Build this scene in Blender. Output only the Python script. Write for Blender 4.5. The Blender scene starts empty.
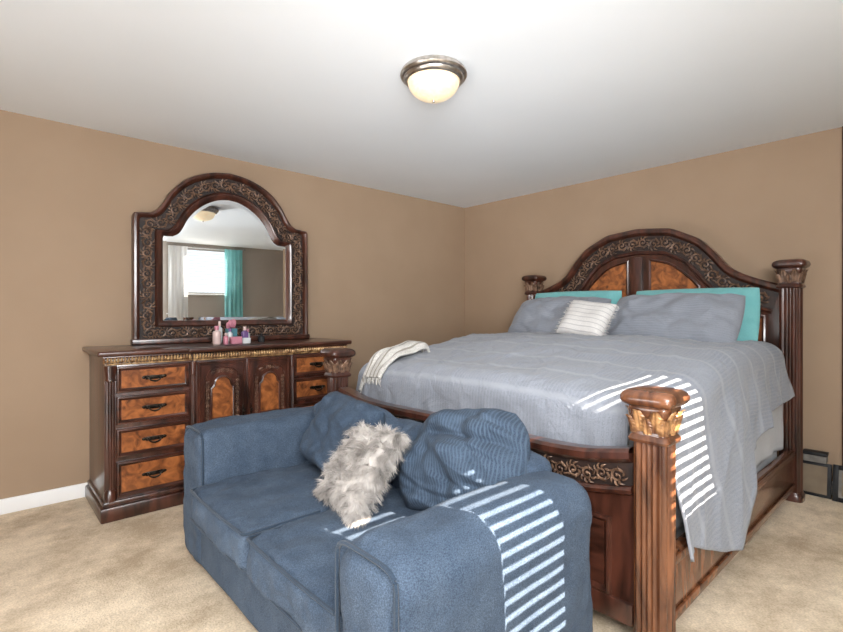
import bpy, bmesh, math, random
import numpy as np
from mathutils import Vector, Matrix, noise
random.seed(4)
SC=bpy.context.scene
COL=SC.collection
try:
    SC.view_settings.view_transform='Standard'
    SC.view_settings.look='None'
    SC.view_settings.exposure=0.0
except Exception as e: print(e)
pi=math.pi
# ---------------------------------------------------------------- materials
def newmat(name):
    m=bpy.data.materials.new(name); m.use_nodes=True
    nt=m.node_tree; b=nt.nodes['Principled BSDF']
    return m,nt,b
def N(nt,t,**k):
    n=nt.nodes.new(t)
    for a,v in k.items(): setattr(n,a,v)
    return n
def ramp(nt,stops):
    r=N(nt,'ShaderNodeValToRGB'); e=r.color_ramp.elements
    while len(e)<len(stops): e.new(0.5)
    for i,(p,c) in enumerate(stops):
        e[i].position=p; e[i].color=(*c,1)
    return r
def coord(nt,scale=(1,1,1),rot=(0,0,0),kind='Object'):
    tc=N(nt,'ShaderNodeTexCoord'); mp=N(nt,'ShaderNodeMapping')
    mp.inputs['Scale'].default_value=scale; mp.inputs['Rotation'].default_value=rot
    nt.links.new(tc.outputs[kind],mp.inputs['Vector']); return mp
def noise_mat(name,c1,c2,scale=5,detail=4,rough=.6,bump=.1,bscale=80,metal=0,coat=0,stretch=(1,1,1),spec=.5,sheen=0,dist=0,p1=.35,p2=.65,bdist=.01,transl=0):
    m,nt,b=newmat(name); L=nt.links.new
    mp=coord(nt,stretch)
    n=N(nt,'ShaderNodeTexNoise'); n.inputs['Scale'].default_value=scale; n.inputs['Detail'].default_value=detail
    n.inputs['Distortion'].default_value=dist
    L(mp.outputs[0],n.inputs['Vector'])
    r=ramp(nt,[(p1,c1),(p2,c2)]); L(n.outputs['Fac'],r.inputs[0]); L(r.outputs[0],b.inputs['Base Color'])
    b.inputs['Roughness'].default_value=rough; b.inputs['Metallic'].default_value=metal
    b.inputs['Coat Weight'].default_value=coat; b.inputs['Coat Roughness'].default_value=.16
    b.inputs['Specular IOR Level'].default_value=spec
    b.inputs['Sheen Weight'].default_value=sheen
    if bump:
        n2=N(nt,'ShaderNodeTexNoise'); n2.inputs['Scale'].default_value=bscale; n2.inputs['Detail'].default_value=3
        L(mp.outputs[0],n2.inputs['Vector'])
        bp=N(nt,'ShaderNodeBump'); bp.inputs['Strength'].default_value=bump; bp.inputs['Distance'].default_value=bdist
        L(n2.outputs['Fac'],bp.inputs['Height']); L(bp.outputs[0],b.inputs['Normal'])
    if transl:
        t=N(nt,'ShaderNodeBsdfTranslucent'); mx=N(nt,'ShaderNodeMixShader'); mx.inputs[0].default_value=transl
        L(r.outputs[0],t.inputs['Color']); L(b.outputs[0],mx.inputs[1]); L(t.outputs[0],mx.inputs[2])
        L(mx.outputs[0],nt.nodes['Material Output'].inputs['Surface'])
    return m
M={}
M['wall']=noise_mat('tan_wall_paint',(.330,.229,.150),(.350,.245,.162),2.5,3,.75,.06,220)
M['wall_lightened']=noise_mat('lightened_grey_tan_wall',(.34,.29,.25),(.36,.31,.265),2.5,3,.75,.06,220)  # grey-brown wall, colour raised to make up for light missing on the south wall
M['ceil']=noise_mat('white_ceiling_paint',(.84,.875,.91),(.86,.895,.93),1.5,2,.9,.05,160)
M['trim']=noise_mat('white_trim_paint',(.80,.80,.80),(.84,.84,.84),3,2,.4,0)
# carpet
def carpet():
    m,nt,b=newmat('beige_carpet_pile'); L=nt.links.new
    mp=coord(nt)
    n=N(nt,'ShaderNodeTexNoise'); n.inputs['Scale'].default_value=2.4; n.inputs['Detail'].default_value=9; n.inputs['Roughness'].default_value=.75
    n2=N(nt,'ShaderNodeTexNoise'); n2.inputs['Scale'].default_value=120; n2.inputs['Detail'].default_value=4
    L(mp.outputs[0],n.inputs['Vector']); L(mp.outputs[0],n2.inputs['Vector'])
    r=ramp(nt,[(.38,(.52,.405,.28)),(.60,(.88,.74,.56))]); L(n.outputs['Fac'],r.inputs[0])
    r2=ramp(nt,[(.3,(.76,.75,.74)),(.65,(1,1,1))]); L(n2.outputs['Fac'],r2.inputs[0])
    mx=N(nt,'ShaderNodeMix',data_type='RGBA',blend_type='MULTIPLY'); mx.inputs['Factor'].default_value=1
    L(r.outputs[0],mx.inputs['A']); L(r2.outputs[0],mx.inputs['B']); L(mx.outputs['Result'],b.inputs['Base Color'])
    bp=N(nt,'ShaderNodeBump'); bp.inputs['Strength'].default_value=.5; bp.inputs['Distance'].default_value=.008
    L(n2.outputs['Fac'],bp.inputs['Height']); L(bp.outputs[0],b.inputs['Normal'])
    b.inputs['Roughness'].default_value=.95; b.inputs['Specular IOR Level'].default_value=.1
    return m
M['carpet']=carpet()
M['wood']=noise_mat('dark_mahogany_wood',(.020,.007,.004),(.085,.027,.016),3,6,.28,.04,60,coat=.45,stretch=(6,6,1.2),dist=.6)
M['woodh']=noise_mat('dark_mahogany_wood_horizontal',(.020,.007,.004),(.085,.027,.016),3,6,.28,.04,60,coat=.45,stretch=(1.2,1.2,8),dist=.6)
M['sunlit_wood']=noise_mat('sunlit_tint_mahogany_wood',(.055,.019,.009),(.21,.080,.034),3,6,.27,.04,60,coat=.5,stretch=(6,6,1.2),dist=.6)  # bed mahogany with sunlight put into the colour, for near post and rail
M['burl']=noise_mat('burl_veneer',(.085,.024,.009),(.42,.142,.042),14,10,.30,.03,50,coat=.35,dist=1.2,p1=.32,p2=.68)
M['carve']=noise_mat('bronze_carved_wood',(.055,.028,.018),(.24,.14,.088),30,4,.34,.2,120,metal=.2)
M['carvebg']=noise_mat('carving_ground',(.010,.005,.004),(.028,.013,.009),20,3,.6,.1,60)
M['gold']=noise_mat('antique_gold_leaf',(.15,.068,.028),(.50,.31,.14),25,4,.36,.2,100,metal=.3)
M['leaf']=noise_mat('gilded_leaf_carving_sunlit_tint',(.12,.045,.018),(.46,.24,.095),30,4,.34,.3,120,metal=.15,coat=.3)  # gilded brown carving, sun glow on the near capital mixed into its colour
M['brass']=noise_mat('dark_bronze_metal',(.02,.017,.014),(.06,.05,.04),30,3,.35,0,metal=.9)
M['rod']=noise_mat('brushed_rod_metal',(.20,.18,.16),(.30,.27,.24),30,3,.45,0,metal=.6)
M['nickel']=noise_mat('brushed_nickel',(.42,.38,.34),(.58,.54,.50),40,2,.28,0,metal=1,stretch=(1,1,.1))
m,nt,b=newmat('mirror_glass'); b.inputs['Metallic'].default_value=1; b.inputs['Roughness'].default_value=.01
b.inputs['Base Color'].default_value=(.84,.87,.88,1); M['mirror']=m
def fabric(name,c1,c2,scale=6,weave=420,bump=.35,rough=.9,lines=None,sheen=.15,kind='Object',wf=.7,extra=None,crease=0,cs=.35):
    m,nt,b=newmat(name); L=nt.links.new
    mp=coord(nt,kind=kind)
    n=N(nt,'ShaderNodeTexNoise'); n.inputs['Scale'].default_value=scale; n.inputs['Detail'].default_value=7; n.inputs['Roughness'].default_value=.7
    L(mp.outputs[0],n.inputs['Vector'])
    r=ramp(nt,[(.3,c1),(.7,c2)]); L(n.outputs['Fac'],r.inputs[0])
    n2=N(nt,'ShaderNodeTexNoise'); n2.inputs['Scale'].default_value=weave; n2.inputs['Detail'].default_value=2
    L(mp.outputs[0],n2.inputs['Vector'])
    r2=ramp(nt,[(.35,(.60,.60,.62)),(.65,(1.2,1.2,1.2))]); L(n2.outputs['Fac'],r2.inputs[0])
    mx=N(nt,'ShaderNodeMix',data_type='RGBA',blend_type='MULTIPLY'); mx.inputs['Factor'].default_value=wf
    L(r.outputs[0],mx.inputs['A']); L(r2.outputs[0],mx.inputs['B'])
    out=mx.outputs['Result']; hsrc=n2.outputs['Fac']
    for ln in ([lines] if lines else [])+([extra] if extra else []):
        d,sc,colr,w=ln
        wv=N(nt,'ShaderNodeTexWave',wave_type='BANDS',bands_direction=d); wv.inputs['Scale'].default_value=sc; wv.inputs['Distortion'].default_value=.05
        L(mp.outputs[0],wv.inputs['Vector'])
        r3=ramp(nt,[(w,(0,0,0)),(min(w+.12,1),(1,1,1))]); L(wv.outputs['Fac'],r3.inputs[0])
        m2=N(nt,'ShaderNodeMix',data_type='RGBA'); L(r3.outputs[0],m2.inputs['Factor']); L(out,m2.inputs['A']); m2.inputs['B'].default_value=(*colr,1)
        out=m2.outputs['Result']
    L(out,b.inputs['Base Color'])
    bp=N(nt,'ShaderNodeBump'); bp.inputs['Strength'].default_value=bump; bp.inputs['Distance'].default_value=.003
    L(hsrc,bp.inputs['Height'])
    if crease:
        n3=N(nt,'ShaderNodeTexNoise'); n3.inputs['Scale'].default_value=crease; n3.inputs['Detail'].default_value=5; n3.inputs['Distortion'].default_value=1.2
        L(mp.outputs[0],n3.inputs['Vector'])
        b2=N(nt,'ShaderNodeBump'); b2.inputs['Strength'].default_value=cs; b2.inputs['Distance'].default_value=.03
        L(n3.outputs['Fac'],b2.inputs['Height']); L(bp.outputs[0],b2.inputs['Normal']); L(b2.outputs[0],b.inputs['Normal'])
    else: L(bp.outputs[0],b.inputs['Normal'])
    b.inputs['Roughness'].default_value=rough; b.inputs['Specular IOR Level'].default_value=.2; b.inputs['Sheen Weight'].default_value=sheen
    return m
M['denim']=fabric('blue_denim_upholstery',(.044,.066,.101),(.080,.111,.156),8,300,.6,sheen=.02,wf=1,crease=6,cs=.35)
M['denim2']=fabric('blue_denim_pillow_cloth',(.030,.047,.074),(.052,.076,.111),8,300,.6,sheen=.02,wf=1,crease=8,cs=.4)
M['denimr']=fabric('ribbed_denim_pillow_cloth',(.034,.052,.081),(.055,.080,.116),8,300,.6,sheen=.02,wf=1,crease=8,lines=('X',26,(.062,.089,.128),.6),cs=.6)
M['denimp']=fabric('denim_piping',(.020,.034,.055),(.033,.052,.080))
M['grey']=fabric('grey_woven_bedding',(.228,.245,.282),(.278,.296,.334),3,220,.45,lines=('Y',16,(.258,.275,.312),.65),extra=('X',1.3,(.300,.317,.355),.93),kind='UV',wf=.6,crease=6,cs=.65)
M['greyp']=fabric('grey_pillow_cloth',(.208,.224,.260),(.246,.262,.298),4,250,.25,lines=('Y',20,(.246,.262,.298),.65),wf=.3,crease=6,cs=.45)
M['sheet']=fabric('pale_grey_sheet_cloth',(.43,.445,.47),(.54,.555,.58),3,300,.15,wf=.3,crease=5,cs=.3)
M['teal']=fabric('teal_cloth',(.14,.40,.41),(.21,.50,.50),3,300,.2,wf=.3)
M['white']=fabric('white_fringed_cloth',(.56,.54,.52),(.68,.66,.64),3,200,.3,lines=('Y',9,(.38,.37,.37),.88),wf=.3)
M['throw']=fabric('striped_throw_cloth',(.46,.44,.41),(.60,.58,.54),5,160,.5,lines=('Y',7.5,(.26,.235,.20),.78),wf=.6)
M['fur']=noise_mat('shaggy_grey_fur',(.19,.17,.155),(.50,.46,.425),13,3,.8,0,sheen=.1)
m,nt,b=newmat('frosted_lit_glass'); b.inputs['Base Color'].default_value=(.62,.50,.34,1); b.inputs['Roughness'].default_value=.35
nn=N(nt,'ShaderNodeTexNoise'); nn.inputs['Scale'].default_value=9; rr=ramp(nt,[(.3,(1,.70,.40)),(.7,(1,.88,.64))])
nt.links.new(nn.outputs['Fac'],rr.inputs[0]); nt.links.new(rr.outputs[0],b.inputs['Emission Color']); b.inputs['Emission Strength'].default_value=.62; M['bowl']=m
M['tealc']=noise_mat('teal_curtain_cloth',(.26,.64,.66),(.36,.76,.77),4,3,.8,.1,200,transl=.5)
M['sheer']=noise_mat('white_curtain_cloth',(.90,.92,.93),(.94,.95,.96),4,3,.8,.1,200,transl=.85)
M['blind']=noise_mat('pale_grey_blind_slat',(.46,.46,.46),(.52,.52,.52),3,2,.6,0)
M['pink']=noise_mat('pink_plastic',(.42,.13,.19),(.58,.26,.32),6,2,.35,0)
M['pale']=noise_mat('pale_pink_glass',(.55,.40,.38),(.70,.54,.50),6,2,.2,0)
M['purple']=noise_mat('purple_glass',(.10,.05,.16),(.22,.12,.30),6,2,.2,0)
M['black']=noise_mat('black_plastic',(.012,.012,.014),(.03,.03,.03),6,2,.5,0,spec=.2)
M['tealp']=noise_mat('teal_gift_paper',(.05,.16,.20),(.10,.26,.30),10,2,.4,0)
M['clear']=noise_mat('pale_clear_plastic',(.50,.52,.54),(.66,.68,.69),6,2,.15,0)
M['beige']=noise_mat('beige_card',(.17,.13,.09),(.24,.185,.13),6,3,.8,0,spec=.2)
M['paper']=noise_mat('off_white_paper',(.15,.14,.125),(.24,.22,.20),14,3,.8,0,spec=.2)

# ---------------------------------------------------------------- mesh builder
class MB:
    def __init__(s): s.bm=bmesh.new()
    def box(s,x0,x1,y0,y1,z0,z1,mi=0,bev=0,seg=2):
        bm=s.bm
        v=[bm.verts.new((x,y,z)) for x in (x0,x1) for y in (y0,y1) for z in (z0,z1)]
        f=[(0,1,3,2),(4,6,7,5),(0,4,5,1),(2,3,7,6),(0,2,6,4),(1,5,7,3)]
        fs=[bm.faces.new([v[i] for i in q]) for q in f]
        for q in fs: q.material_index=mi
        if bev:
            es=set(e for q in fs for e in q.edges)
            r=bmesh.ops.bevel(bm,geom=list(es),offset=bev,segments=seg,profile=.5,affect='EDGES')
            for q in r['faces']: q.material_index=mi
    def loft(s,loops,mi=0,closed=True,cap=False,mis=None):
        bm=s.bm
        R=[[bm.verts.new(p) for p in l] for l in loops]
        for k,(a,b) in enumerate(zip(R[:-1],R[1:])):
            n=len(a)
            for i in range(n if closed else n-1):
                j=(i+1)%n
                try:
                    f=bm.faces.new((a[i],a[j],b[j],b[i])); f.material_index=(mis[k] if mis else mi)
                except ValueError: pass
        if cap:
            for l in (R[0],R[-1]):
                try: f=bm.faces.new(l); f.material_index=(mis[0] if (mis and l is R[0]) else (mis[-1] if mis else mi))
                except ValueError: pass
        return R
    def lathe(s,prof,seg=48,c=(0,0,0),mi=0,fn=None,mis=None):
        loops=[]
        for k,(r,z) in enumerate(prof):
            l=[]
            for i in range(seg):
                t=2*pi*i/seg; rr=max(r,1e-4)*(fn(t,k,z) if fn else 1)
                l.append(Vector((c[0]+rr*math.cos(t),c[1]+rr*math.sin(t),c[2]+z)))
            loops.append(l)
        s.loft(loops,mi,True,True,mis)
    def prism(s,pts,mp,h0,h1,mi=0):
        s.loft([[mp(a,b,h0) for a,b in pts],[mp(a,b,h1) for a,b in pts]],mi,True,True)
    def tube(s,pts,rad,sides=6,mi=0,nrm=None):
        loops=[]; n=len(pts)
        for i,p in enumerate(pts):
            t=(pts[min(i+1,n-1)]-pts[max(i-1,0)])
            if t.length<1e-9: t=Vector((0,0,1))
            t.normalize()
            up=nrm if nrm else (Vector((0,0,1)) if abs(t.z)<.9 else Vector((1,0,0)))
            a=t.cross(up); a.normalize(); b=t.cross(a); b.normalize()
            r=rad[i] if isinstance(rad,(list,tuple)) else rad
            loops.append([p+(a*math.cos(2*pi*k/sides)+b*math.sin(2*pi*k/sides))*r for k in range(sides)])
        s.loft(loops,mi,True,True)
    def ball(s,c,r,mi=0,seg=10,rings=6,rot=None):
        c=Vector(c); loops=[]
        for i in range(rings+1):
            ph=pi*i/rings; l=[]
            for k in range(seg):
                t=2*pi*k/seg
                v=Vector((max(math.sin(ph),.01)*math.cos(t)*r[0],max(math.sin(ph),.01)*math.sin(t)*r[1],math.cos(ph)*r[2]))
                if rot: v=rot@v
                l.append(c+v)
            loops.append(l)
        s.loft(loops,mi,True,True)
    def done(s,name,mats,parent=None,loc=(0,0,0),rot=(0,0,0),smooth=40,doubles=0):
        bm=s.bm
        if doubles: bmesh.ops.remove_doubles(bm,verts=bm.verts,dist=doubles)
        bmesh.ops.recalc_face_normals(bm,faces=bm.faces)
        me=bpy.data.meshes.new(name); bm.to_mesh(me); bm.free()
        for m in mats: me.materials.append(M[m])
        me.shade_smooth()
        if smooth<180: me.set_sharp_from_angle(angle=math.radians(smooth))
        o=bpy.data.objects.new(name,me); COL.objects.link(o)
        o.location=loc; o.rotation_euler=rot
        if parent: o.parent=parent
        return o
def root(name,loc,label,cat,rot=(0,0,0),group=None):
    e=bpy.data.objects.new(name,None); COL.objects.link(e); e.location=loc; e.rotation_euler=rot
    e.empty_display_size=.1
    e['label']=label; e['category']=cat
    if group: e['group']=group
    return e
def tag(o,label,cat,group=None):
    o['label']=label; o['category']=cat
    if group: o['group']=group
    return o
def struct(o): o['kind']='structure'; return o
def sm(a,b,x):
    t=min(max((x-a)/(b-a),0),1); return t*t*(3-2*t)

def softbox(mb,x0,x1,y0,y1,z0,z1,r=.05,n=22,puff=(0,0,0),wr=0,ws=6,mi=0,seed=0):
    c=Vector(((x0+x1)/2,(y0+y1)/2,(z0+z1)/2)); h=Vector(((x1-x0)/2,(y1-y0)/2,(z1-z0)/2))
    bm=mb.bm; cache={}
    def warp(t): return math.sin(t*pi/2)*.55+t*.45
    def vert(p):
        k=tuple(round(q,5) for q in p)
        if k in cache: return cache[k]
        P=Vector([warp(p[i])*h[i] for i in range(3)])
        inn=Vector([max(h[i]-r,0) for i in range(3)])
        cl=Vector([min(max(P[i],-inn[i]),inn[i]) for i in range(3)])
        d=P-cl
        if d.length>1e-9: P=cl+d.normalized()*r
        q=[P[i]/h[i] for i in range(3)]
        P=Vector((P.x+puff[0]*q[0]*(1-q[1]**2)*(1-q[2]**2),P.y+puff[1]*q[1]*(1-q[0]**2)*(1-q[2]**2),P.z+puff[2]*q[2]*(1-q[1]**2)*(1-q[0]**2)))
        if wr:
            nv=Vector((P.x*ws+seed,P.y*ws,P.z*ws))
            P+= (d.normalized() if d.length>1e-9 else Vector((0,0,1)))*wr*(noise.noise(nv)+.5*noise.noise(nv*2.7)+.3*noise.noise(nv*6))
        v=bm.verts.new(P+c); cache[k]=v; return v
    for ax in range(3):
        for sg in (-1,1):
            for i in range(n):
                for j in range(n):
                    a0,a1=-1+2*i/n,-1+2*(i+1)/n; b0,b1=-1+2*j/n,-1+2*(j+1)/n
                    q=[]
                    for a,b in ((a0,b0),(a1,b0),(a1,b1),(a0,b1)):
                        p=[0,0,0]; p[ax]=sg; p[(ax+1)%3]=a; p[(ax+2)%3]=b; q.append(vert(p))
                    f=bm.faces.new(q); f.material_index=mi
def pillow_mesh(w,h,t,n=34,pinch=.06,wr=.008,seed=0,ws=7,pw=.5,radial=0,rnd=0,sag=0,outl=0,bend=0):
    mb=MB(); bm=mb.bm
    def P(u,v,sg):
        uu=u*(1-rnd)+rnd*u*math.sqrt(1-v*v/2); vv=v*(1-rnd)+rnd*v*math.sqrt(1-u*u/2)
        x=w/2*uu*(1-pinch*(1-v*v)); y=h/2*vv*(1-pinch*(1-u*u))
        x*=1+sag*(-v)*.5
        if outl:
            a=math.atan2(y,x); k_=1+outl*noise.noise(Vector((math.cos(a)*1.6+seed,math.sin(a)*1.6,0)))+.4*outl*noise.noise(Vector((math.cos(a)*4+seed,math.sin(a)*4,3)))
            x*=k_; y*=k_
        th=max(0,(1-u**4)*(1-v**4))**pw*(1-sag*v*.5)
        nv=Vector((x*ws+seed*3.1,y*ws,sg*2+seed))
        z=sg*(t/2*th)
        z+=th*wr*(noise.noise(nv)*1.6+.7*noise.noise(nv*2.3))*(1)
        if radial:
            for (sx_,sy_,am,of) in ((2.2,8,1.0,0),(4,13,.5,7),(6,5,.5,11)):
                q=Vector((x*sx_+seed+of+y*1.5,y*sy_+x*2.0+3*x*x*(1 if x>0 else -1),sg+of))
                cr=1-abs(noise.noise(q))*3.2
                z-=sg*th*radial*am*sm(0,1,cr)*1.6
        if bend: z+=bend*(u*u+.5*v*v-.5)
        e=(abs(u)*abs(v))
        z+=sg*.3*wr*math.sin((u-v)*14+seed)*e*th
        return Vector((x,y,z))
    G={}
    for sg in (-1,1):
        for i in range(n+1):
            for j in range(n+1):
                u=math.sin((-1+2*i/n)*pi/2); v=math.sin((-1+2*j/n)*pi/2)
                edge=i in(0,n) or j in(0,n)
                k=(i,j,0 if edge else sg)
                if k not in G: G[k]=bm.verts.new(P(u,v,sg))
    for sg in (-1,1):
        for i in range(n):
            for j in range(n):
                q=[]
                for a,b in ((i,j),(i+1,j),(i+1,j+1),(i,j+1)):
                    q.append(G[(a,b,0 if (a in(0,n) or b in(0,n)) else sg)])
                try: bm.faces.new(q)
                except ValueError: pass
    return mb
def orient(o,c,W,U):
    W=Vector(W).normalized(); U=Vector(U); U=(U-W*U.dot(W)).normalized(); Nn=W.cross(U)
    m=Matrix.Identity(4)
    for i in range(3): m[i][0]=W[i]; m[i][1]=U[i]; m[i][2]=Nn[i]; m[i][3]=c[i]
    o.matrix_world=m
# ---- scroll carving
def scroll(mb,path,w,mp,mi=0,h=.0,tr=.07,dens=.82):
    P=[Vector((a,b)) for a,b in path]; L=[0]
    for a,b in zip(P[:-1],P[1:]): L.append(L[-1]+(b-a).length)
    tot=L[-1]; cnt=max(2,int(tot/(w*dens))); step=tot/cnt
    def at(s):
        s=min(max(s,0),tot-1e-6)
        for i in range(len(L)-1):
            if L[i+1]>=s:
                t=(s-L[i])/max(L[i+1]-L[i],1e-9); d=(P[i+1]-P[i]).normalized()
                return P[i].lerp(P[i+1],t),d
        return P[-1],(P[-1]-P[-2]).normalized()
    out=(mp(0,0,1)-mp(0,0,0)).normalized()
    for k in range(cnt):
        c,d=at((k+.5)*step); nn=Vector((-d.y,d.x)); sg=1 if k%2 else -1
        c=c+nn*(sg*w*.06)
        pts=[];rad=[]
        for i in range(17):
            t=i/16; ang=pi*1.15+t*pi*2.4; r=w*.36*(1-.82*t)
            q=c+d*(math.cos(ang)*r)+nn*(sg*math.sin(ang)*r)
            pts.append(mp(q.x,q.y,h+w*.05+t*w*.06)); rad.append(w*tr*(1.15-.5*t))
        mb.tube(pts,rad,5,mi,out)
        mb.ball(pts[-1],(w*.09,w*.09,w*.09),mi,6,4)
        for a0,ln in ((.2,.40),(.9,.42),(1.6,.40),(2.4,.42),(3.1,.40),(4.0,.36),(5.2,.36)):
            pl=[];rl=[]
            for i in range(5):
                t=i/4; aa=a0+.6*t; r=w*(.26+ln*.60*t)
                q=c+d*(math.cos(aa)*r)+nn*(sg*max(min(math.sin(aa)*r,w*.46),-w*.46))
                pl.append(mp(q.x,q.y,h+w*.03+.07*w*math.sin(t*pi))); rl.append(w*.062*math.sin(pi*(.25+.72*t)))
            mb.tube(pl,rl,5,mi,out)
# ================================================================ ROOM
H=2.44; XE=4.20; YN=3.87; YS=-1.10; XW=-1.1; T=.12
def rbox(name,a,mat,bev=0):
    mb=MB(); mb.box(*a,bev=bev); return struct(mb.done(name,[mat],smooth=30))
rbox('floor',(XW-T,XE+T,YS-T,YN+T,-.1,0),'carpet')
rbox('ceiling',(XW-T,XE+T,YS-T,YN+T,H,H+.1),'ceil')
rbox('wall_north',(XW-T,XE+T,YN,YN+T,0,H),'wall')
rbox('wall_east',(XE,XE+T,YS,YN,0,H),'wall')
rbox('wall_west',(XW-T,XW,YS,YN,0,H),'wall')
rbox('trim_1',(XE-.02,XE,.42,.500,0.092,H),'woodh',.004)
wins=[(1.42,1.76,1.28,2.25),(2.05,2.76,1.60,2.36)]
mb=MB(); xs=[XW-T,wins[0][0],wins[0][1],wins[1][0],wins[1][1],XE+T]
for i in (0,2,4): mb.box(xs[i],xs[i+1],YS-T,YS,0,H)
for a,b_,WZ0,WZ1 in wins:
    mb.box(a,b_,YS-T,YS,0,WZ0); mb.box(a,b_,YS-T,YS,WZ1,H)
struct(mb.done('wall_south',['wall_lightened'],smooth=30))
for nm,a in (('baseboard_north',(XW,XE,YN-.014,YN,0,.092)),('baseboard_east',(XE-.014,XE,YS,YN-.014,0,.092)),
             ('baseboard_west',(XW,XW+.014,YS,YN-.014,0,.092)),('baseboard_south',(XW+.014,XE-.014,YS,YS+.014,0,.092))):
    rbox(nm,a,'trim',.004)
for k,(a,b_,WZ0,WZ1) in enumerate(wins):
    mb=MB()
    mb.box(a-.02,a,YS-.005,YS+.010,WZ0-.02,WZ1+.02,bev=.003); mb.box(b_,b_+.02,YS-.005,YS+.010,WZ0-.02,WZ1+.02,bev=.003)
    mb.box(a,b_,YS-.005,YS+.010,WZ1,WZ1+.02,bev=.003); mb.box(a-.04,b_+.04,YS-.03,YS+.04,WZ0-.02,WZ0,bev=.004)
    mb.box(a,a+.012,YS-T,YS-T+.04,WZ0,WZ1); mb.box(b_-.012,b_,YS-T,YS-T+.04,WZ0,WZ1); mb.box(a,b_,YS-T,YS-T+.04,WZ0,WZ0+.03)
    struct(mb.done('window_%d'%(k+1),['trim']))
    mb=MB(); z=WZ0+.03
    while z<WZ1-.03:
        mb.box(a+.014,b_-.014,YS-.070,YS-.031,z,z+.0025); z+=.044
    mb.box(a+.012,b_-.012,YS-.08,YS-.03,WZ1-.022,WZ1-.002,bev=.004)
    mb.box(a+.014,b_-.014,YS-.068,YS-.04,WZ0+.002,WZ0+.018,bev=.003)
    tag(mb.done('window_blind',['blind']),'pale horizontal slat blind hung in the window opening','window blind','slat blinds')
def curtain(x0,x1,nm,mat,label,folds=6,amp=.035):
    mb=MB(); loops=[]
    for j in range(13):
        z=2.37-2.29*j/12; l=[]
        for i in range(folds*10+1):
            t=i/(folds*10); l.append(Vector((x0+(x1-x0)*t,YS+.12+amp*math.sin(t*folds*2*pi)+.008*math.sin(j*.9+t*9),z)))
        loops.append(l)
    mb.loft(loops,0,False); o=mb.done(nm,[mat],smooth=180)
    return tag(o,label,'curtain','window curtains')
curtain(2.66,2.96,'curtain','tealc','aqua teal fabric curtain hanging beside the window',4,.014)
curtain(1.79,2.08,'curtain','sheer','white sheer curtain hanging between two windows',4,.007)
rr_=root('curtain_rod',(2.18,YS+.12,2.385),'slim metal curtain rod above the windows','curtain rod')
mb=MB(); mb.tube([Vector((-.80,0,0)),Vector((.80,0,0))],.007,10); mb.done('rod',['rod'],rr_)
for x in (-.82,.82):
    mb=MB(); mb.ball((x,0,0),(.020,.016,.016),0,12,8); mb.done('finial',['rod'],rr_)
for x in (-.75,0,.75):
    mb=MB(); mb.box(x-.01,x+.01,-.118,.012,-.010,.0); mb.done('bracket',['rod'],rr_)
# ================================================================ DRESSER
dx0,dx1=.53,2.18; dF=3.32; dB=3.85; cx=(dx0+dx1)/2
D=root('dresser',(cx,3.585,0),'dark mahogany dresser with burl drawer fronts and carved gold trim','dresser')
F=dF-3.585; Bk=dB-3.585; hw=(dx1-dx0)/2
mb=MB()
mb.box(-hw,hw,F,Bk,.10,.955,bev=.004)
mb.box(-.345,.345,F-.03,F+.02,.10,.955,bev=.006)
mb.box(-hw-.025,hw+.025,F-.035,Bk,.0,.085,bev=.012); mb.box(-hw-.012,hw+.012,F-.02,Bk,.085,.115,bev=.01)
mb.box(-.37,.37,F-.065,F,.0,.085,bev=.012); mb.box(-.36,.36,F-.05,F,.085,.115,bev=.01)
mb.box(-hw-.012,hw+.012,F-.018,Bk,.945,.962,bev=.005)
mb.done('body',['wood'],D)
mb=MB()
mb.box(-hw-.04,hw+.04,F-.045,Bk+.01,.962,.992,bev=.011,seg=3); mb.box(-.385,.385,F-.078,F+.05,.962,.992,bev=.011,seg=3)
mb.done('dresser_top',['woodh'],D)
mb=MB()
x=-hw-.005
while x<hw+.005:
    y=F-.014 if abs(x)>.36 else F-.044
    mb.ball((x,y,.935),(.008,.012,.019),0,8,5); mb.ball((x+.009,y,.928),(.004,.010,.007),0,6,4); x+=.018
mb.box(-hw,hw,F-.010,F,.908,.917); mb.box(-.345,.345,F-.040,F,.908,.917)
mb.done('carved_trim',['gold'],D)
def pil(x,y,r=.024,z0=.118,z1=.905):
    mb=MB()
    mb.lathe([(r*1.35,z0),(r*1.35,z0+.05),(r,z0+.06),(r,z0+.07)],24,(x,y,0))
    mb.lathe([(r*1.0,z0+.07),(r*1.0,z1-.09)],72,(x,y,0),0,lambda t,k,z:1-.14*abs(math.sin(6*t)))
    mb.lathe([(r,z1-.09),(r*1.2,z1-.085),(r*1.1,z1-.07),(r*1.4,z1-.01),(r*1.4,z1)],24,(x,y,0))
    return mb
for x in (-hw+.028,hw-.028):
    pil(x,F-.004).done('pilaster',['wood'],D)
for x in (-.345,.345):
    pil(x,F-.028,.015).done('pilaster',['wood'],D)
def ring(mb,outer,inset,mp,prof,mi=0):
    xs=[p[0] for p in outer]; ys=[p[1] for p in outer]
    c=((min(xs)+max(xs))/2,(min(ys)+max(ys))/2); w=(max(xs)-min(xs))/2; h=(max(ys)-min(ys))/2
    loops=[]
    for t,hh in prof:
        o=inset*t
        loops.append([mp(c[0]+(a-c[0])*(w-o)/w,c[1]+(b-c[1])*(h-o)/h,hh) for a,b in outer])
    mb.loft(loops,mi,True,False)
    o=inset
    return [(c[0]+(a-c[0])*(w-o)/w,c[1]+(b-c[1])*(h-o)/h) for a,b in outer]
def rect(x0,x1,z0,z1): return [(x0,z0),(x1,z0),(x1,z1),(x0,z1)]
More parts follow.
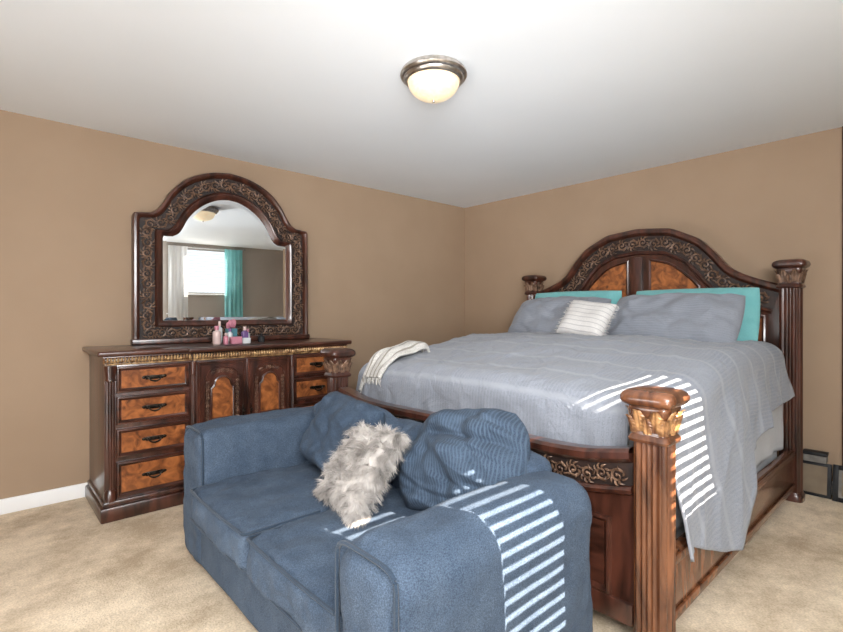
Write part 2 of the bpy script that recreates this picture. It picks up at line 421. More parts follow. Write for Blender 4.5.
def pull(parent,x,y,z,w=.05):
    mb=MB()
    mb.box(x-w*.9,x+w*.9,y-.004,y,z-.010,z+.014,bev=.004)
    for s in (-1,1):
        mb.ball((x+s*w*.62,y-.010,z+.004),(.008,.012,.008),0,8,6)
        mb.ball((x+s*w*1.0,y-.003,z+.004),(.014,.004,.010),0,8,6)
    pts=[Vector((x+w*.62*math.cos(a),y-.020,z+.004-.024*math.sin(a))) for a in [pi*i/12 for i in range(13)]]
    mb.tube(pts,[.0035+.002*math.sin(pi*i/12) for i in range(13)],6)
    mb.ball((x,y-.021,z-.021),(.008,.006,.006),0,8,6)
    mb.done('handle',['brass'],parent)
zs=[(.742,.898),(.556,.722),(.362,.530),(.128,.335)]
def drawer(x0,x1,z0,z1,y):
    mp=lambda a,b,h:Vector((a,y-h,b))
    mb=MB(); mb.prism(rect(x0,x1,z0,z1),mp,0,.010,0)
    inn=ring(mb,rect(x0,x1,z0,z1),.026,mp,[(0,.010),(.1,.020),(.4,.022),(.7,.012),(1,.009)],0)
    mb.prism(inn,mp,.004,.0105,1)
    o=mb.done('drawer',['woodh','burl'],D,smooth=30)
    pull(o,(x0+x1)/2,y-.0105,(z0+z1)/2,.055)
for x0,x1 in ((-hw+.058,-.366),(.366,hw-.058)):
    for z0,z1 in zs: drawer(x0,x1,z0,z1,F)
def shaped_arch(x0,x1,z0,z1):
    c=(x0+x1)/2; w=(x1-x0)/2; p=[(x0,z0),(x1,z0),(x1,z1-.075),(x1-.014,z1-.068),(x1-.022,z1-.050)]
    ww=w-.022
    for i in range(1,16):
        a=pi*i/16; p.append((c+ww*math.cos(a),z1-.050+.050*math.sin(a)))
    p+= [(x0+.022,z1-.050),(x0+.014,z1-.068),(x0,z1-.075)]
    return p
for sgn in (-1,1):
    xa,xb=(-.325,-.004) if sgn<0 else (.004,.325); y=F-.030
    mp=lambda a,b,h:Vector((a,y-h,b))
    mb=MB(); mb.prism(rect(xa,xb,.128,.898),mp,0,.012,0)
    ring(mb,shaped_arch(xa+.040,xb-.040,.450,.862),.010,mp,[(0,.011),(.3,.018),(.7,.018),(1,.011)],0)
    ap=shaped_arch(xa+.080,xb-.080,.510,.800)
    inn=ring(mb,ap,.014,mp,[(0,.011),(.1,.022),(.5,.024),(.8,.014),(1,.012)],0)
    mb.prism(inn,mp,.01,.0135,1)
    scroll(mb,[(xa+.064,.49),(xa+.064,.77)],.030,mp,2,.009); scroll(mb,[(xb-.064,.49),(xb-.064,.77)],.030,mp,2,.009)
    scroll(mb,[(xa+.085,.818),((xa+xb)/2,.834),(xb-.085,.818)],.032,mp,2,.009)
    scroll(mb,[(xa+.085,.484),(xb-.085,.484)],.030,mp,2,.009)
    inn=ring(mb,rect(xa+.062,xb-.062,.19,.425),.020,mp,[(0,.011),(.1,.020),(.5,.022),(.8,.014),(1,.012)],0)
    mb.prism(inn,mp,.01,.0135,0)
    ring(mb,rect(xa+.008,xb-.008,.136,.890),.016,mp,[(0,.011),(.3,.018),(.7,.018),(1,.011)],0)
    o=mb.done('door',['wood','burl','carve'],D,smooth=30)
    hb=MB(); kx=xb-.022 if sgn<0 else xa+.022
    hb.ball((kx,y-.028,.55),(.010,.012,.010),0,10,8); hb.box(kx-.006,kx+.006,y-.018,y-.012,.51,.59,bev=.002); hb.done('handle',['brass'],o)
# ================================================================ MIRROR
MC=root('dresser_mirror',(1.421,3.785,.993),'arched mirror in a dark carved wood frame standing on the dresser','mirror',rot=(math.radians(-.45),0,math.radians(-2.6)))
def catmull(P,k=6):
    out=[]; n=len(P)
    for i in range(n-1):
        p0=P[max(i-1,0)];p1=P[i];p2=P[i+1];p3=P[min(i+2,n-1)]
        for j in range(k):
            t=j/k
            out.append(tuple(.5*((2*p1[d])+(-p0[d]+p2[d])*t+(2*p0[d]-5*p1[d]+4*p2[d]-p3[d])*t*t+(-p0[d]+3*p1[d]-3*p2[d]+p3[d])*t**3) for d in (0,1)))
    out.append(P[-1]); return out
Ao=[(.545,.925),(.50,.955),(.455,1.02),(.415,1.09),(.34,1.175),(.24,1.24),(.12,1.282),(0,1.297)]
Ai=[(.395,.775),(.355,.80),(.325,.85),(.295,.91),(.24,.98),(.165,1.04),(.08,1.08),(0,1.092)]
Ao=catmull(Ao,4); Ai=catmull(Ai,4)
def line(a,b,n): return [(a[0]+(b[0]-a[0])*i/n,a[1]+(b[1]-a[1])*i/n) for i in range(n)]
def half(c0,c1,c2,arch,b0):
    return line(b0,c0,6)+line(c0,c1,10)+line(c1,c2,2)+line(c2,arch[0],3)+arch
Ro=half((.650,0),(.650,.895),(.640,.915),Ao,(0,0)); Ri=half((.462,.165),(.462,.755),(.455,.772),Ai,(0,.165))
def full(R): return R+[(-a,b) for a,b in reversed(R[1:-1])]
Fo,Fi=full(Ro),full(Ri)
mmp=lambda a,b,h:Vector((a,-h,b))
def band(t,h): return [mmp(o[0]*(1-t)+i[0]*t,o[1]*(1-t)+i[1]*t,h) for o,i in zip(Fo,Fi)]
mb=MB()
prof=[(0,-.03),(0,.03),(.03,.045),(.10,.048),(.16,.040),(.20,.028),(.22,.018),(.72,.018),(.74,.030),(.80,.040),(.88,.034),(.94,.022),(1.0,.014),(1.02,.0),(1.02,-.03)]
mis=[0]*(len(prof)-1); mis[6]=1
mb.loft([band(t,h) for t,h in prof],0,True,False,mis)
mb.prism(Fo,mmp,-.032,-.022,0)
mb.box(-.66,.66,-.055,.035,0,.04,bev=.008)
mb.done('mirror_frame',['wood','carvebg'],MC,smooth=35)
mb=MB()
mid=[(o[0]*.53+i[0]*.47,o[1]*.53+i[1]*.47) for o,i in zip(Fo,Fi)]
scroll(mb,mid+[mid[0]],.098,mmp,0,.018,.060,.74)
mb.done('carved_scrollwork',['carve'],MC,smooth=60)
mb=MB()
def gl(s,h): 
    return [mmp(a*(1-s),.62+(b-.62)*(1-s),h) for a,b in Fi]
mb.loft([gl(-.01,.0090),gl(.05,.011)],0,True,False)
R=mb.loft([gl(.05,.011),gl(.051,.011)],0,True,False); mb.bm.faces.new(R[1])
mb.done('mirror_glass',['mirror'],MC,smooth=1)
# ================================================================ BED
bx,by=2.85,1.72
B=root('bed',(bx,by,0),'king-size dark carved wood poster bed with arched burl-panel headboard','bed')
def sq(t,n=4): return 1/((abs(math.cos(t))**n+abs(math.sin(t))**n)**(1/n))
def post(x,y,Hh,cap='wood',cm='carve',shaft='wood'):
    z=Hh
    mb=MB()
    mb.lathe([(.070,0),(.070,.035),(.064,.045),(.060,.055)],72,(x,y,0),0,lambda t,k,zz:sq(t))
    mb.lathe([(.058,.05),(.058,z-.19)],144,(x,y,0),0,lambda t,k,zz:sq(t,6)*(1-.10*abs(math.sin(10*t))))
    mb.lathe([(.058,z-.19),(.068,z-.186),(.072,z-.176),(.066,z-.165),(.061,z-.160),(.060,z-.15)],72,(x,y,0),1,lambda t,k,zz:sq(t,7))
    mb.lathe([(.070,z-.062),(.080,z-.058),(.090,z-.050),(.094,z-.042),(.094,z-.028),(.088,z-.016),(.076,z-.008),(.05,z-.002),(.02,z),(0,z)],144,(x,y,0),1,lambda t,k,zz:sq(t,6)*(1-.018*abs(math.sin(12*t))*(1 if k in(1,2) else 0)))
    o=mb.done('bed_post',[shaft,cap],B,smooth=35)
    mb=MB()
    pr=[(.056,z-.155),(.058,z-.145),(.062,z-.125),(.066,z-.10),(.070,z-.08),(.074,z-.068),(.070,z-.060)]
    mb.lathe(pr,96,(x,y,0),1,lambda t,k,zz:sq(t,6)*.97)
    zz_=[q[1] for q in pr[:-1]]; rr_2=[q[0] for q in pr[:-1]]
    for lay,(z0,z1,off,ro) in enumerate(((z-.148,z-.062,.5,.001),(z-.156,z-.088,0,.0045))):
        nL=8
        for k in range(nL):
            aa=2*pi*(k+off)/nL; na,nt2=15,25; rows=[]
            for i in range(nt2):
                t=i/(nt2-1)
                wprof=(.60+.40*math.sin(pi*min(t*1.25,1))**.8)*math.sqrt(max(1-t**3,0))*(.82+.18*abs(math.cos(6.5*pi*t)))
                row=[]
                for j in range(na):
                    a=-1+2*j/(na-1)
                    ang=aa+a*wprof*pi/nL*1.05
                    zz=z0+(z1-z0)*t
                    rr=float(np.interp(zz,zz_,rr_2))*sq(ang,6)+ro+.0075*(1-a*a)-.0060*math.exp(-(a/.14)**2)-.0030*abs(math.sin(6.5*pi*t))*abs(a)+.010*t**5
                    row.append(Vector((x+rr*math.cos(ang),y+rr*math.sin(ang),zz-.010*max(t-.85,0)*6)))
                rows.append(row)
            mb.loft(rows,0,False)
    mb.done('carved_capital',[cm,cap],o,smooth=60)
post(1.755-bx,.712-by,.955,'sunlit_wood','leaf','sunlit_wood'); post(1.735-bx,2.73-by,.985,'wood','carve')
post(3.93-bx,.725-by,1.565); post(3.93-bx,2.72-by,1.575)
def mktop(pts):
    xs=np.array([p[0] for p in pts]); ys=np.array([p[1] for p in pts])
    g=np.linspace(0,1.0,201); v=np.interp(g,xs,ys); k=np.ones(15)/15
    vv=np.concatenate([v[15:0:-1],v,[v[-1]]*15]); vv=np.convolve(vv,k,'same')[15:-15]
    return lambda s: float(np.interp(abs(s),g,vv))
def board(name,X,top,zb,hwid,bw,panels,pm,thick=.05,sc=.95):
    ss=[-hwid+2*hwid*i/90 for i in range(91)]
    cur=[Vector((s,top(s))) for s in ss]
    nr=[]
    for i in range(91):
        t=(cur[min(i+1,90)]-cur[max(i-1,0)]).normalized(); nr.append(Vector((-t.y,t.x)))
    def off(o,h): return [Vector((X-h,max(-hwid,min(hwid,(c-n*o).x)),(c-n*o).y)) for c,n in zip(cur,nr)]
    mp=lambda a,b,h:Vector((X-h,a,b))
    mb=MB()
    mb.prism([(-hwid,zb),(hwid,zb)]+[(c.x,c.y) for c in reversed(cur)],mp,-thick,0,0)
    prof=[(.01,-thick-.012),(-.012,-thick-.012),(-.022,-.02),(-.022,.030),(-.010,.042),(.012,.042),(.024,.030),(.032,.012),(.034,.008),(.034+bw,.008),(.036+bw,.020),(.046+bw,.028),(.060+bw,.022),(.068+bw,0)]
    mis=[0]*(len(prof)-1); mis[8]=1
    mb.loft([off(o,h) for o,h in prof],0,False,False,mis)
    if zb<.3 : mb.box(X-.015,X+thick,-hwid,hwid,zb,zb+.08,0,bev=.006)
    o=mb.done(name,['wood','carvebg'],B,smooth=35)
    mb=MB(); oo=.034+bw/2
    scroll(mb,[(q.y,q.z) for q in off(oo,0)][2:-2],bw*sc,mp,0,.010,.062,.78)
    mb.done('carved_scrollwork',['carve'],o,smooth=60)
    for pl in panels:
        mb=MB()
        inn=ring(mb,pl,.026,mp,[(0,0),(.1,.012),(.45,.016),(.8,.008),(1,.003)],0)
        mb.prism(inn,mp,-.01,.005,1)
        mb.done('burl_panel' if pm=='burl' else 'raised_panel',['wood',pm],o,smooth=35)
    return o
ht=mktop([(0,1.865),(.25,1.84),(.44,1.745),(.56,1.62),(.62,1.53),(.70,1.475),(.80,1.43),(1,1.36)])
ft=mktop([(0,.675),(.5,.668),(.65,.67),(.78,.68),(.88,.70),(1,.725)])
pan=[]
for sg in (-1,1):
    p=[(.075,.72),(.46,.72)]+[(s,ht(s)-.21-.10*(s/.46)**2) for s in [.46-.385*i/12 for i in range(13)]]
    pan.append([(sg*a,b) for a,b in p]); 
    p=[(.56,.72),(.86,.72),(.86,1.20),(.71,1.235),(.56,1.26)]
    pan.append([(sg*a,b) for a,b in p])
hb=board('headboard',3.93-bx,ht,.30,.945,.115,pan,'burl')
mb=MB()
mb.box(3.93-bx-.02,3.93-bx,-.035,.035,.7,1.66,bev=.006); mb.done('centre_stile',['wood'],hb)
pan=[]
for k in range(4):
    a=-.86+k*.44; pan.append(rect(a,a+.40,.17,.46))
board('footboard',1.735-bx,ft,.09,.945,.080,pan,'woodh')
for y0,y1 in ((.70,.735),(2.705,2.74)):
    mb=MB(); mb.box(1.80-bx,3.89-bx,y0-by,y1-by,.075,.335,bev=.006)
    yy=y0 if y0<1 else y1-.0; s=-1 if y0<1 else 1
    mb.box(1.82-bx,3.87-bx,yy-by-.012 if s<0 else yy-by,yy-by if s<0 else yy-by+.012,.29,.325,bev=.005)
    mb.box(1.82-bx,3.87-bx,yy-by-.012 if s<0 else yy-by,yy-by if s<0 else yy-by+.012,.085,.12,bev=.005)
    mb.done('side_rail',['sunlit_wood' if y0<1 else 'woodh'],B)
mb=MB(); softbox(mb,1.93-bx,3.88-bx,.780-by,2.665-by,.22,.515,.035,16,wr=.004); mb.done('box_spring',['sheet'],B,smooth=180)
mb=MB(); softbox(mb,1.97-bx,3.88-bx,.790-by,2.65-by,.52,.80,.09,24,wr=.006,ws=4)
for v in mb.bm.verts:
    if v.co.z>.6: v.co.z+=.12*sm(1.9,3.1,v.co.x+bx)*(v.co.z-.6)/.2
mb.done('mattress',['sheet'],B,smooth=180)
mb=MB(); loops=[]
for j in range(25):
    t=j/24; l=[]
    for i in range(161):
        x=1.97+1.89*i/160
        zt_=.78+.11*sm(1.9,3.1,x); zb_=.340+.02*noise.noise(Vector((x*3,1,1)))
        z=zt_+(zb_-zt_)*t
        y=.785-.030*sm(0,.25,t)-.006*t*math.sin(x*13+2*math.sin(x*5)+t*1.5)-.010*noise.noise(Vector((x*5,z*6,2)))
        if t<.12: y+=.08*(1-t/.12)
        l.append(Vector((x-bx,y-by,z)))
    loops.append(l)
mb.loft(loops,0,False); o=mb.done('bed_sheet',['sheet'],B,smooth=180)
md=o.modifiers.new('s','SOLIDIFY'); md.thickness=.004
# comforter
def comforter():
    mb=MB(); R=.120; X0=1.995; Y0=.862; W=1.736; Lx=1.84; LF=.36
    ps=[-LF+LF*i/20 for i in range(20)]+[Lx*i/120 for i in range(121)]
    xh=[1.9,2.0,2.15,2.30,2.42,2.56,2.76,3.1,3.5,3.9]; zh=[.34,.31,.25,.20,.18,.27,.43,.56,.64,.67]
    def bend(s,fl):
        q=R*pi/2
        if s<q: return R*math.sin(s/R),R*(1-math.cos(s/R))
        return R+(s-q)*fl,R+(s-q)
    nd=50; nt_=100
    qs=[('n',1-i/nd) for i in range(nd)]+[('t',W*i/nt_) for i in range(nt_+1)]+[('f',(i+1)/nd) for i in range(nd)]
    def ridge(a,b,c_,k=4): return max(1-abs(noise.noise(Vector((a,b,c_))))*k,0)
    def bump(x,Y):
        n1=noise.noise(Vector((x*2.5,Y*2.5,1)))+.5*noise.noise(Vector((x*6,Y*5,4)))+.35*noise.noise(Vector((x*13,Y*11,9)))
        return .008*n1+.009*ridge(x*3.5+3+Y,Y*2.2,7,5)+.008*ridge(x*2-Y*3,Y*5+x,2,6)
    loops=[]; UV=[]
    for p in ps:
        l=[]; ul=[]
        x=X0+max(p,0)
        for k,q in qs:
            if k=='t': Y=Y0+q; side=0; e=0
            else: side=-1 if k=='n' else 1; Y=Y0 if side<0 else Y0+W
            ztop=.880+.15*sm(1.85,3.0,x)-.015*(1-sm(.8,1.3,Y))+.018*math.sin(min(max((Y-Y0)/W,0),1)*pi)
            if side:
                zhem=float(np.interp(x,xh,zh)) if k=='n' else .50
                e=q*(ztop-zhem+.05)
            pf=max(-p,0)
            r=math.hypot(pf,e)
            ul.append((p,(q if k=='t' else (-e if side<0 else W+e))))
            if r<1e-9:
                l.append(Vector((x,Y,ztop+bump(x,Y))))
            else:
                out,dr=bend(r,.05 if side==0 else .18-.06*sm(2.6,3.5,x))
                ox=min(out,.130) if pf>0 else out
                dx=-pf/r; dy=side*e/r
                oy=out
                if pf>0 and side: oy=out/max(abs(dy),.5) if abs(dy)>.3 else out
                fold=.018*math.sin(x*10+1.3*math.sin(x*4)+dr*2)*sm(.12,.5,e)*(1 if side else 0)
                fold+=.012*noise.noise(Vector((x*5,Y*6,dr*4)))*sm(.02,.2,dr)+.010*ridge(x*5+dr*2.5,dr*2,5)*sm(.08,.25,dr)
                if pf>0:
                    blend=sm(0,.15,pf)
                    fold=fold*(1-blend)+blend*(.010*noise.noise(Vector((Y*7,dr*4,2)))+.008*ridge(Y*5+dr*3,dr*2,8))*sm(.03,.2,dr)
                zz=ztop-dr
                if pf>0 and side<0: zz=ztop-dr + .75*(dr-bend(e,.1)[1])
                l.append(Vector((x+dx*(ox+fold),Y+dy*(oy+fold),zz+bump(x,Y)*(1-sm(0,.25,r)))))
        loops.append(l); UV.append(ul)
    R_=mb.loft(loops,0,False)
    uvl=mb.bm.loops.layers.uv.new('UVMap'); vm={}
    for a,b in zip(R_,UV):
        for v,u in zip(a,b): vm[v]=u
    for f in mb.bm.faces:
        for lp in f.loops: lp[uvl].uv=vm[lp.vert]
    o=mb.done('comforter',['grey'],None,smooth=180)
    c=Vector((bx,by,.9)); o.data.transform(Matrix.Translation(-c)); o.location=c
    md=o.modifiers.new('s','SOLIDIFY'); md.thickness=.012; md.offset=0
    return tag(o,'grey woven comforter draped over the king-size bed','comforter')
comforter()
def pillow(name,mat,c,w,h,t,tilt,label,yaw=0,roll=0,seed=0,wr=.012,pinch=.05,group=None,pw=.45,cat='pillow',radial=0,n=34,rnd=0,sag=0,outl=0,bend=0):
    mb=pillow_mesh(w,h,t,n,pinch,wr,seed,pw=pw,radial=radial,rnd=rnd,sag=sag,outl=outl,bend=bend)
    o=mb.done(name,[mat],None,smooth=180)
    ca,sa=math.cos(yaw),math.sin(yaw)
    Wv=Vector((-sa,-ca,0))
    Uv=Vector((math.sin(tilt)*ca,-math.sin(tilt)*sa,math.cos(tilt)))
    Nn=Wv.cross(Uv)
    rm=Matrix.Rotation(roll,3,Nn); orient(o,c,rm@Wv,rm@Uv)
    return tag(o,label,cat,group)
pillow('pillow','teal',(3.785,1.285,1.170),.86,.46,.15,.22,'teal pillow leaning on the bed headboard',seed=1,group='bed pillows',rnd=.18,pinch=.02,pw=.55,wr=.015,n=44,radial=.005)
pillow('pillow','teal',(3.785,2.22,1.180),.86,.46,.15,.22,'teal pillow standing behind the grey pillow',seed=2,group='bed pillows',rnd=.18,pinch=.02,pw=.55,wr=.015,n=44,radial=.005)
pillow('pillow','greyp',(3.53,1.33,1.160),.88,.46,.22,.70,'large grey pillow propped beside the white fringed cushion',seed=3,group='bed pillows',wr=.022,rnd=.20,pinch=.02,pw=.55,n=50,radial=.007)
pillow('pillow','greyp',(3.54,2.23,1.158),.86,.46,.22,.72,'large grey pillow propped against a teal pillow',seed=5,group='bed pillows',wr=.022,rnd=.20,pinch=.02,pw=.55,n=50,radial=.007)
wc=(3.225,1.79,1.168)
fp=root('throw_cushion',wc,'small white striped cushion with fringed ends','cushion')
mb=pillow_mesh(.36,.30,.13,28,.05,.008,4,pw=.5); o=mb.done('cushion_cover',['white'],fp,smooth=180)
mb=MB()
for s in (-1,1):
    for i in range(34):
        y=-.14+.28*i/33
        p0=Vector((s*.168,y,0)); p1=p0+Vector((s*(.02+.01*random.random()),random.uniform(-.005,.005),random.uniform(-.01,.01))); p2=p1+Vector((s*.012,random.uniform(-.008,.008),0))
        mb.tube([p0,p1,p2],[.0025,.0022,.001],4,0,Vector((0,0,1)))
f=mb.done('fringe',['white'],fp); f['kind']='stuff'
Wv=Vector((0,-1,0));Uv=Vector((math.sin(.6),0,math.cos(.6))); rm=Matrix.Rotation(-.14,3,Wv.cross(Uv)); orient(fp,wc,rm@Wv,rm@Uv)
# throw blanket on far foot corner
mb=MB(); loops=[]
pathp=[(2.26,.955),(2.245,.985),(2.20,.990),(2.13,.972),(2.06,.972),(1.99,.948),(1.93,.905),(1.878,.848),(1.855,.80)]
pp=catmull(pathp,6)
for i,(x,z) in enumerate(pp):
    l=[]
    for j in range(49):
        t=j/48; s_=(2.36-x)/.5
        y=2.43+.17*t+.05*s_*(t-.3)
        zz=z+.020*noise.noise(Vector((x*9,y*9,3)))+.010*math.sin(t*pi*5+x*11)*(1 if x>1.9 else .3)
        if t>.75:  zz-= (t-.75)*.40
        if t<.06: zz-=(.06-t)*.3
        l.append(Vector((x+.014*noise.noise(Vector((y*9,z*8,1))),y+.012*noise.noise(Vector((x*12,t*3,5))),zz)))
    loops.append(l)
tails=[p.copy() for p in loops[-1]]
mb.loft(loops,0,False); o=mb.done('throw_blanket',['throw'],None,smooth=180)
c=Vector((2.15,2.5,1.0)); o.data.transform(Matrix.Translation(-c)); o.location=c
md=o.modifiers.new('s','SOLIDIFY'); md.thickness=.018; md.offset=1
tag(o,'rumpled cream and tan striped throw blanket lying over the comforter','blanket')
mb=MB()
for p in tails[::2]:
    q=p-c; mb.tube([q,q+Vector((-.006,random.uniform(-.004,.004),-.02)),q+Vector((-.006,random.uniform(-.008,.008),-.042))],[.003,.0028,.0012],4)
f=mb.done('fringe',['throw'],o); f['kind']='stuff'
# ================================================================ LOVESEAT
sx,sy=1.14,1.70
S=root('loveseat',(sx,sy,0),'blue denim upholstered loveseat with rounded arms','sofa')
mb=MB(); softbox(mb,.75-sx,1.56-sx,1.00-sy,2.38-sy,.035,.30,.03,16,wr=.003); mb.done('base',['denim'],S,smooth=180)
def arm(y0,y1,x0,zt_,r_):
    mb=MB()
    softbox(mb,x0-sx,1.585-sx,y0-sy,y1-sy,.035,zt_,r_,44,puff=(.006,.012,.018),wr=.011,ws=5,seed=y0*7)
    o=mb.done('arm',['denim'],S,smooth=180)
    mb=MB()
    yc=(y0+y1)/2-sy; hw_=(y1-y0)/2-.004
    for X,rr in ((x0-sx+.016,.0065),):
        pts=[]
        for i in range(25):
            a=pi*i/24; pts.append(Vector((X,yc+(hw_-.010)*math.copysign(abs(math.cos(a))**.42,math.cos(a)),zt_-.08+.075*max(math.sin(a),0)**.42)))
        pts=[Vector((X,yc+hw_-.010,.08))]+pts+[Vector((X,yc-hw_+.010,.08))]
        mb.tube(pts,rr,6)
    mb.done('piping',['denimp'],o)
arm(.825,1.095,.670,.64,.088); arm(2.32,2.585,.74,.665,.055)
mb=MB(); softbox(mb,1.41-sx,1.59-sx,.99-sy,2.42-sy,.10,.69,.07,26,puff=(.01,0,.015),wr=.012,ws=5); mb.done('backrest',['denim'],S,smooth=180)
for k,(y0,y1) in enumerate(((1.086,1.697),(1.703,2.325))):
    mb=MB(); softbox(mb,.69-sx,1.44-sx,y0-sy,y1-sy,.28,.432,.040,40,puff=(.012,.002,.022),wr=.015,ws=6,seed=k*5)
    o=mb.done('seat_cushion',['denim'],S,smooth=180)
    mb=MB(); X=.695-sx; a,b_=y0-sy+.012,y1-sy-.012
    for z in (.298,.420):
        mb.tube([Vector((X+.012+.3,a,z))]+[Vector((X+.012,a,z))]+[Vector((X-.006*math.sin(pi*i/10),a+(b_-a)*(i+.2)/10.4,z)) for i in range(11)]+[Vector((X+.012,b_,z)),Vector((X+.312,b_,z))],.0060,6)
    mb.done('piping',['denimp'],o)
for k,(y0,y1) in enumerate(((1.09,1.69),(1.71,2.32))):
    mb=MB(); softbox(mb,(1.30 if k else 1.40)-sx,(1.48 if k else 1.53)-sx,y0-sy,y1-sy,.43,.74 if k else .71,.065,26,puff=(.02,.01,.03),wr=.022,ws=6,seed=9+k*5)
    mb.done('back_cushion',['denim'],S,smooth=180)
for x in (.80,1.52):
    for y in (.90,2.50):
        mb=MB(); mb.lathe([(.02,0),(.028,.04)],16,(x-sx,y-sy,0)); mb.done('foot',['wood'],S)
pillow('throw_pillow','denim2',(1.26,1.95,.640),.52,.38,.20,.50,'dark blue denim pillow leaning on the loveseat back',yaw=.1,roll=-.06,seed=7,wr=.018,cat='pillow',group='loveseat pillows',n=80,radial=.007,rnd=.25,outl=.05)
pillow('throw_pillow','denimr',(1.375,1.280,.650),.53,.42,.22,.44,'slouched ribbed blue denim pillow with gathered folds',yaw=-.20,roll=.18,seed=5.3,wr=.030,cat='pillow',pinch=.0,pw=.5,group='loveseat pillows',radial=.019,n=120,rnd=.50,sag=.20,outl=.10,bend=-.03)
# fur cushion
fc=(1.130,1.615,.602)
FR=root('fur_cushion',fc,'shaggy grey-beige faux-fur cushion lying on the loveseat','cushion')
mb=pillow_mesh(.38,.33,.11,24,.08,.006,12); base=mb.done('cushion_cover',['fur'],FR,smooth=180)
me=base.data; mb=MB()
yaw=.28; Wv=Vector((-math.sin(yaw),-math.cos(yaw),0)); Uv=Vector((math.sin(.62)*math.cos(yaw),-math.sin(.62)*math.sin(yaw),math.cos(.62)))
rm=Matrix.Rotation(.10,3,Wv.cross(Uv)); orient(FR,fc,rm@Wv,rm@Uv)
dn=(FR.matrix_world.to_3x3().transposed()@Vector((0,0,-1)))
polys=list(me.polygons)
for k in range(17000):
    p=polys[random.randrange(len(polys))]
    w=[random.random() for _ in p.vertices]; sw=sum(w); c=Vector((0,0,0))
    for wi,vi in zip(w,p.vertices): c+=me.vertices[vi].co*(wi/sw)
    nrm=p.normal.copy(); ln=random.uniform(.03,.058)
    cc=Vector((c.x/.022,c.y/.022,c.z/.05))*.9
    cl=Vector((noise.noise(cc*.9+Vector((.3,.1,.2))),noise.noise(cc*.9+Vector((7.3,0,0))),noise.noise(cc*.9+Vector((0,9.3,0)))))*1.2
    d=(nrm*.55+cl*1.4+dn*.45+Vector((random.uniform(-.2,.2),random.uniform(-.2,.2),random.uniform(-.2,.2)))).normalized()
    d2=(d+dn*.9+cl*1.2).normalized()
    sd=d.cross(Vector((random.random(),random.random(),random.random()))).normalized()*.0011
    a=c; b1=c+d*ln*.5; e=b1+d2*ln*.5
    v=[mb.bm.verts.new(q) for q in (a-sd,a+sd,b1+sd*.8,b1-sd*.8,e)]
    mb.bm.faces.new((v[0],v[1],v[2],v[3])); mb.bm.faces.new((v[3],v[2],v[4]))
o=mb.done('fur_pile',['fur'],FR,smooth=180); o['kind']='stuff'
# ================================================================ CEILING LIGHT
CL=root('ceiling_light',(1.69,1.77,H),'flush-mount ceiling light with nickel ring and lit frosted bowl','ceiling light')
mb=MB(); mb.lathe([(.0,0),(.150,-.001),(.162,-.012),(.169,-.030),(.163,-.040),(.152,-.044),(.148,-.056),(.135,-.062),(.128,-.058),(.1,-.04)],64); mb.done('nickel_ring',['nickel'],CL,smooth=50)
mb=MB(); pr=[(.130*math.cos(a),-.058-.094*math.sin(a)) for a in [pi/2*i/12 for i in range(13)]]
mb.lathe([(.126,-.05)]+pr,64); mb.done('glass_bowl',['bowl'],CL,smooth=180)
mb=MB(); mb.ball((0,0,-.156),(.008,.008,.010),0,12,8); mb.done('finial',['nickel'],CL)
# ================================================================ SMALL ITEMS ON DRESSER
zt=.993
def bottle(x,y,r,h,mat,cap,label,nm='perfume_bottle',sq_=False,grp=None):
    R_=root(nm,(x,y,zt),label,nm.replace('_',' '),group=grp)
    mb=MB(); fn=(lambda t,k,z:sq(t,6)) if sq_ else None
    mb.lathe([(r*.9,0),(r,.004),(r,h*.62),(r*.85,h*.70),(r*.38,h*.74),(r*.38,h*.78)],32,fn=fn); mb.done('bottle_body',[mat],R_)
    mb=MB(); mb.lathe([(r*.5,h*.78),(r*.52,h*.8),(r*.52,h*.98),(r*.45,h)],24); mb.done('cap',[cap],R_)
G='cosmetics on the dresser'
bottle(1.23,3.50,.028,.13,'pale','pink','round pale pink perfume bottle on the dresser',grp=G)
bottle(1.275,3.45,.017,.08,'pink','pale','small pink lotion bottle on the dresser',grp=G)
bottle(1.285,3.60,.017,.16,'clear','pale','tall clear spray bottle on the dresser',grp=G,sq_=True)
bottle(1.43,3.50,.022,.12,'purple','pale','purple body-mist bottle on the dresser',grp=G,sq_=True)
bottle(1.48,3.57,.016,.10,'clear','pink','slim clear bottle with pink cap',grp=G)
bottle(1.33,3.52,.020,.11,'clear','purple','clear bottle with purple cap beside the gift bag',grp=G)
bottle(1.57,3.53,.024,.065,'black','black','squat black jar beside the mirror','cosmetic_jar',grp=G)
R_=root('gift_bag',(1.37,3.60,zt),'small teal and pink gift bag on the dresser','gift bag')
mb=MB(); mb.loft([[Vector((a*.034*s,b_*.022*s,z)) for a,b_ in ((-1,-1),(1,-1),(1,1),(-1,1))] for s,z in ((1,0),(1.05,.105))],0,True,True); mb.done('bag_body',['tealp'],R_)
mb=MB(); mb.tube([Vector((-.02+.04*i/10,-.022,.105+.04*math.sin(pi*i/10))) for i in range(11)],.002,6); mb.done('bag_handle',['pink'],R_)
mb=MB()
for i in range(12): mb.ball((random.uniform(-.026,.026),random.uniform(-.012,.012),.125+random.uniform(0,.025)),(.014,.012,.026),0,8,5)
mb.done('tissue_paper',['pink'],R_)
mb=MB(); mb.box(-.038,.038,-.024,.024,0,.050,bev=.004); tag(mb.done('cosmetic_box',['pink'],None,loc=(1.345,3.45,zt+.001)),'pink rectangular cosmetic box lying on the dresser','box',G)
mb=MB(); mb.box(-.028,.028,-.018,.018,0,.04,bev=.004); tag(mb.done('cosmetic_box',['clear'],None,loc=(1.415,3.44,zt+.001)),'small white cosmetic box on the dresser','box',G)
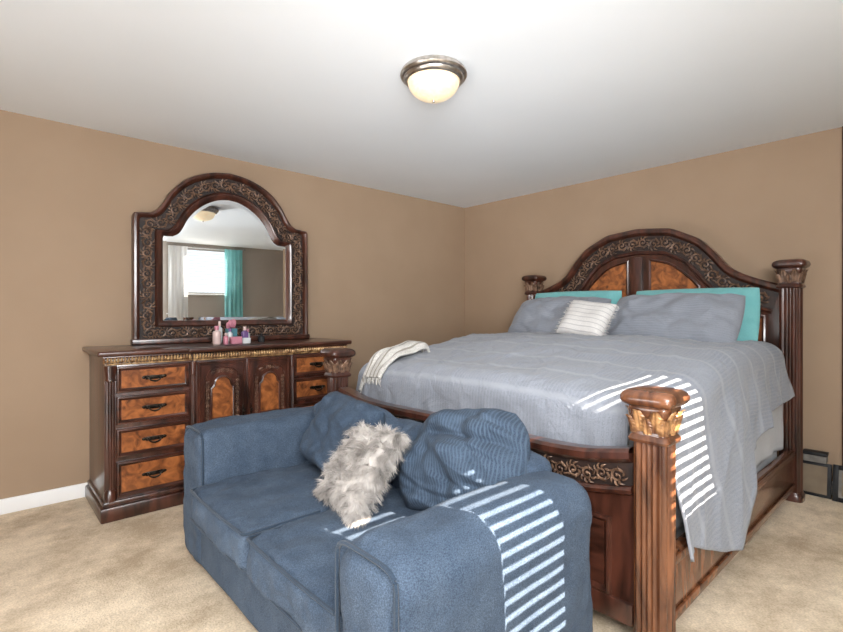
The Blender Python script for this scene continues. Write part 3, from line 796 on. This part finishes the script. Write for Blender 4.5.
# ================================================================ ITEMS BY THE EAST WALL
PF=root('picture_frame',(4.10,.63,0),'beige panel leaning against the wall by the bed','picture frame',rot=(0,.14,0))
mb=MB(); mb.box(-.012,.012,-.085,.085,0,.22,bev=.003); mb.done('frame',['black'],PF)
mb=MB(); mb.box(-.015,-.012,-.065,.065,.020,.200); mb.done('panel',['beige'],PF)
PF=root('picture_frame',(4.08,.435,0),'dark framed picture with pale mat standing on the floor','picture frame',rot=(0,.14,0))
mb=MB(); 
for a in ((-.10,-.072,0,.23),(.072,.10,0,.23),(-.072,.072,0,.028),(-.072,.072,.202,.23)): mb.box(-.012,.012,a[0],a[1],a[2],a[3],bev=.003)
mb.done('frame',['black'],PF)
mb=MB(); mb.box(-.006,.004,-.072,.072,.028,.202,0)
mb.box(-.008,-.006,-.056,-.007,.122,.19,1); mb.box(-.008,-.006,.007,.056,.122,.19,1); mb.box(-.008,-.006,-.056,-.007,.04,.108,1); mb.box(-.008,-.006,.007,.056,.04,.108,1); mb.done('picture',['paper','beige'],PF)
SB=root('storage_box',(4.135,.63,.222),'small dark-lidded box resting on the leaning panel','box')
mb=MB(); mb.box(-.035,.035,-.06,.06,0,.045,bev=.004); mb.done('box_body',['paper'],SB)
mb=MB(); mb.box(-.039,.039,-.065,.065,.045,.066,bev=.003); mb.done('lid',['black'],SB)
# ================================================================ LIGHTS
def light(name,kind,loc,energy,col=(1,1,1),target=None,dirv=None,**k):
    l=bpy.data.lights.new(name,kind); l.energy=energy; l.color=col
    for a,v in k.items(): setattr(l,a,v)
    o=bpy.data.objects.new(name,l); COL.objects.link(o); o.location=loc
    d=Vector(dirv) if dirv else Vector(target)-Vector(loc)
    o.rotation_euler=d.to_track_quat('-Z','Y').to_euler(); return o
light('sun','SUN',(3,-6,5),38.0,(1,.88,.74),dirv=(-.20,1,-.66),angle=math.radians(.15))
light('west_fill_light','AREA',(-.85,1.6,.50),82,(.965,.985,1),dirv=(.90,.05,.43),shape='RECTANGLE',size=.5,size_y=3.8)  # added fill along the west side
light('south_fill_light','AREA',(.6,-.85,.50),8,(.97,.985,1),dirv=(.3,.85,.40),shape='RECTANGLE',size=2.6,size_y=.5)  # weak unseen fill by the south wall, added to lift the room
light('room_fill_light','AREA',(-.2,-.75,1.95),168,(.965,.985,1),target=(2.6,2.8,.8),shape='RECTANGLE',size=1.8,size_y=.8)  # main fill, added high behind the camera; not a fitting of the room
light('corner_fill_light','AREA',(-.45,-.55,1.0),11,(.965,.985,1),target=(3.4,3.2,2.44),shape='DISK',size=.8,spread=math.radians(52))  # added to brighten the far ceiling and corner, no source stands here
w=bpy.data.worlds.new('world'); SC.world=w; w.use_nodes=True
bg=w.node_tree.nodes['Background']; bg.inputs[0].default_value=(.86,.93,1,1); bg.inputs[1].default_value=1.6
# ================================================================ CAMERA
cam=bpy.data.cameras.new('camera'); co=bpy.data.objects.new('camera',cam); COL.objects.link(co)
f=485.0; cam.sensor_width=36; cam.lens=36*f/843; cam.shift_y=-4/843; cam.clip_start=.02
r=Vector((.7402,-.6723,0)); fw=Vector((.6723,.7402,0)); up=Vector((0,0,1))
m=Matrix.Identity(4)
for i in range(3): m[i][0]=r[i]; m[i][1]=up[i]; m[i][2]=-fw[i]
m[2][3]=1.22
co.matrix_world=m; SC.camera=co
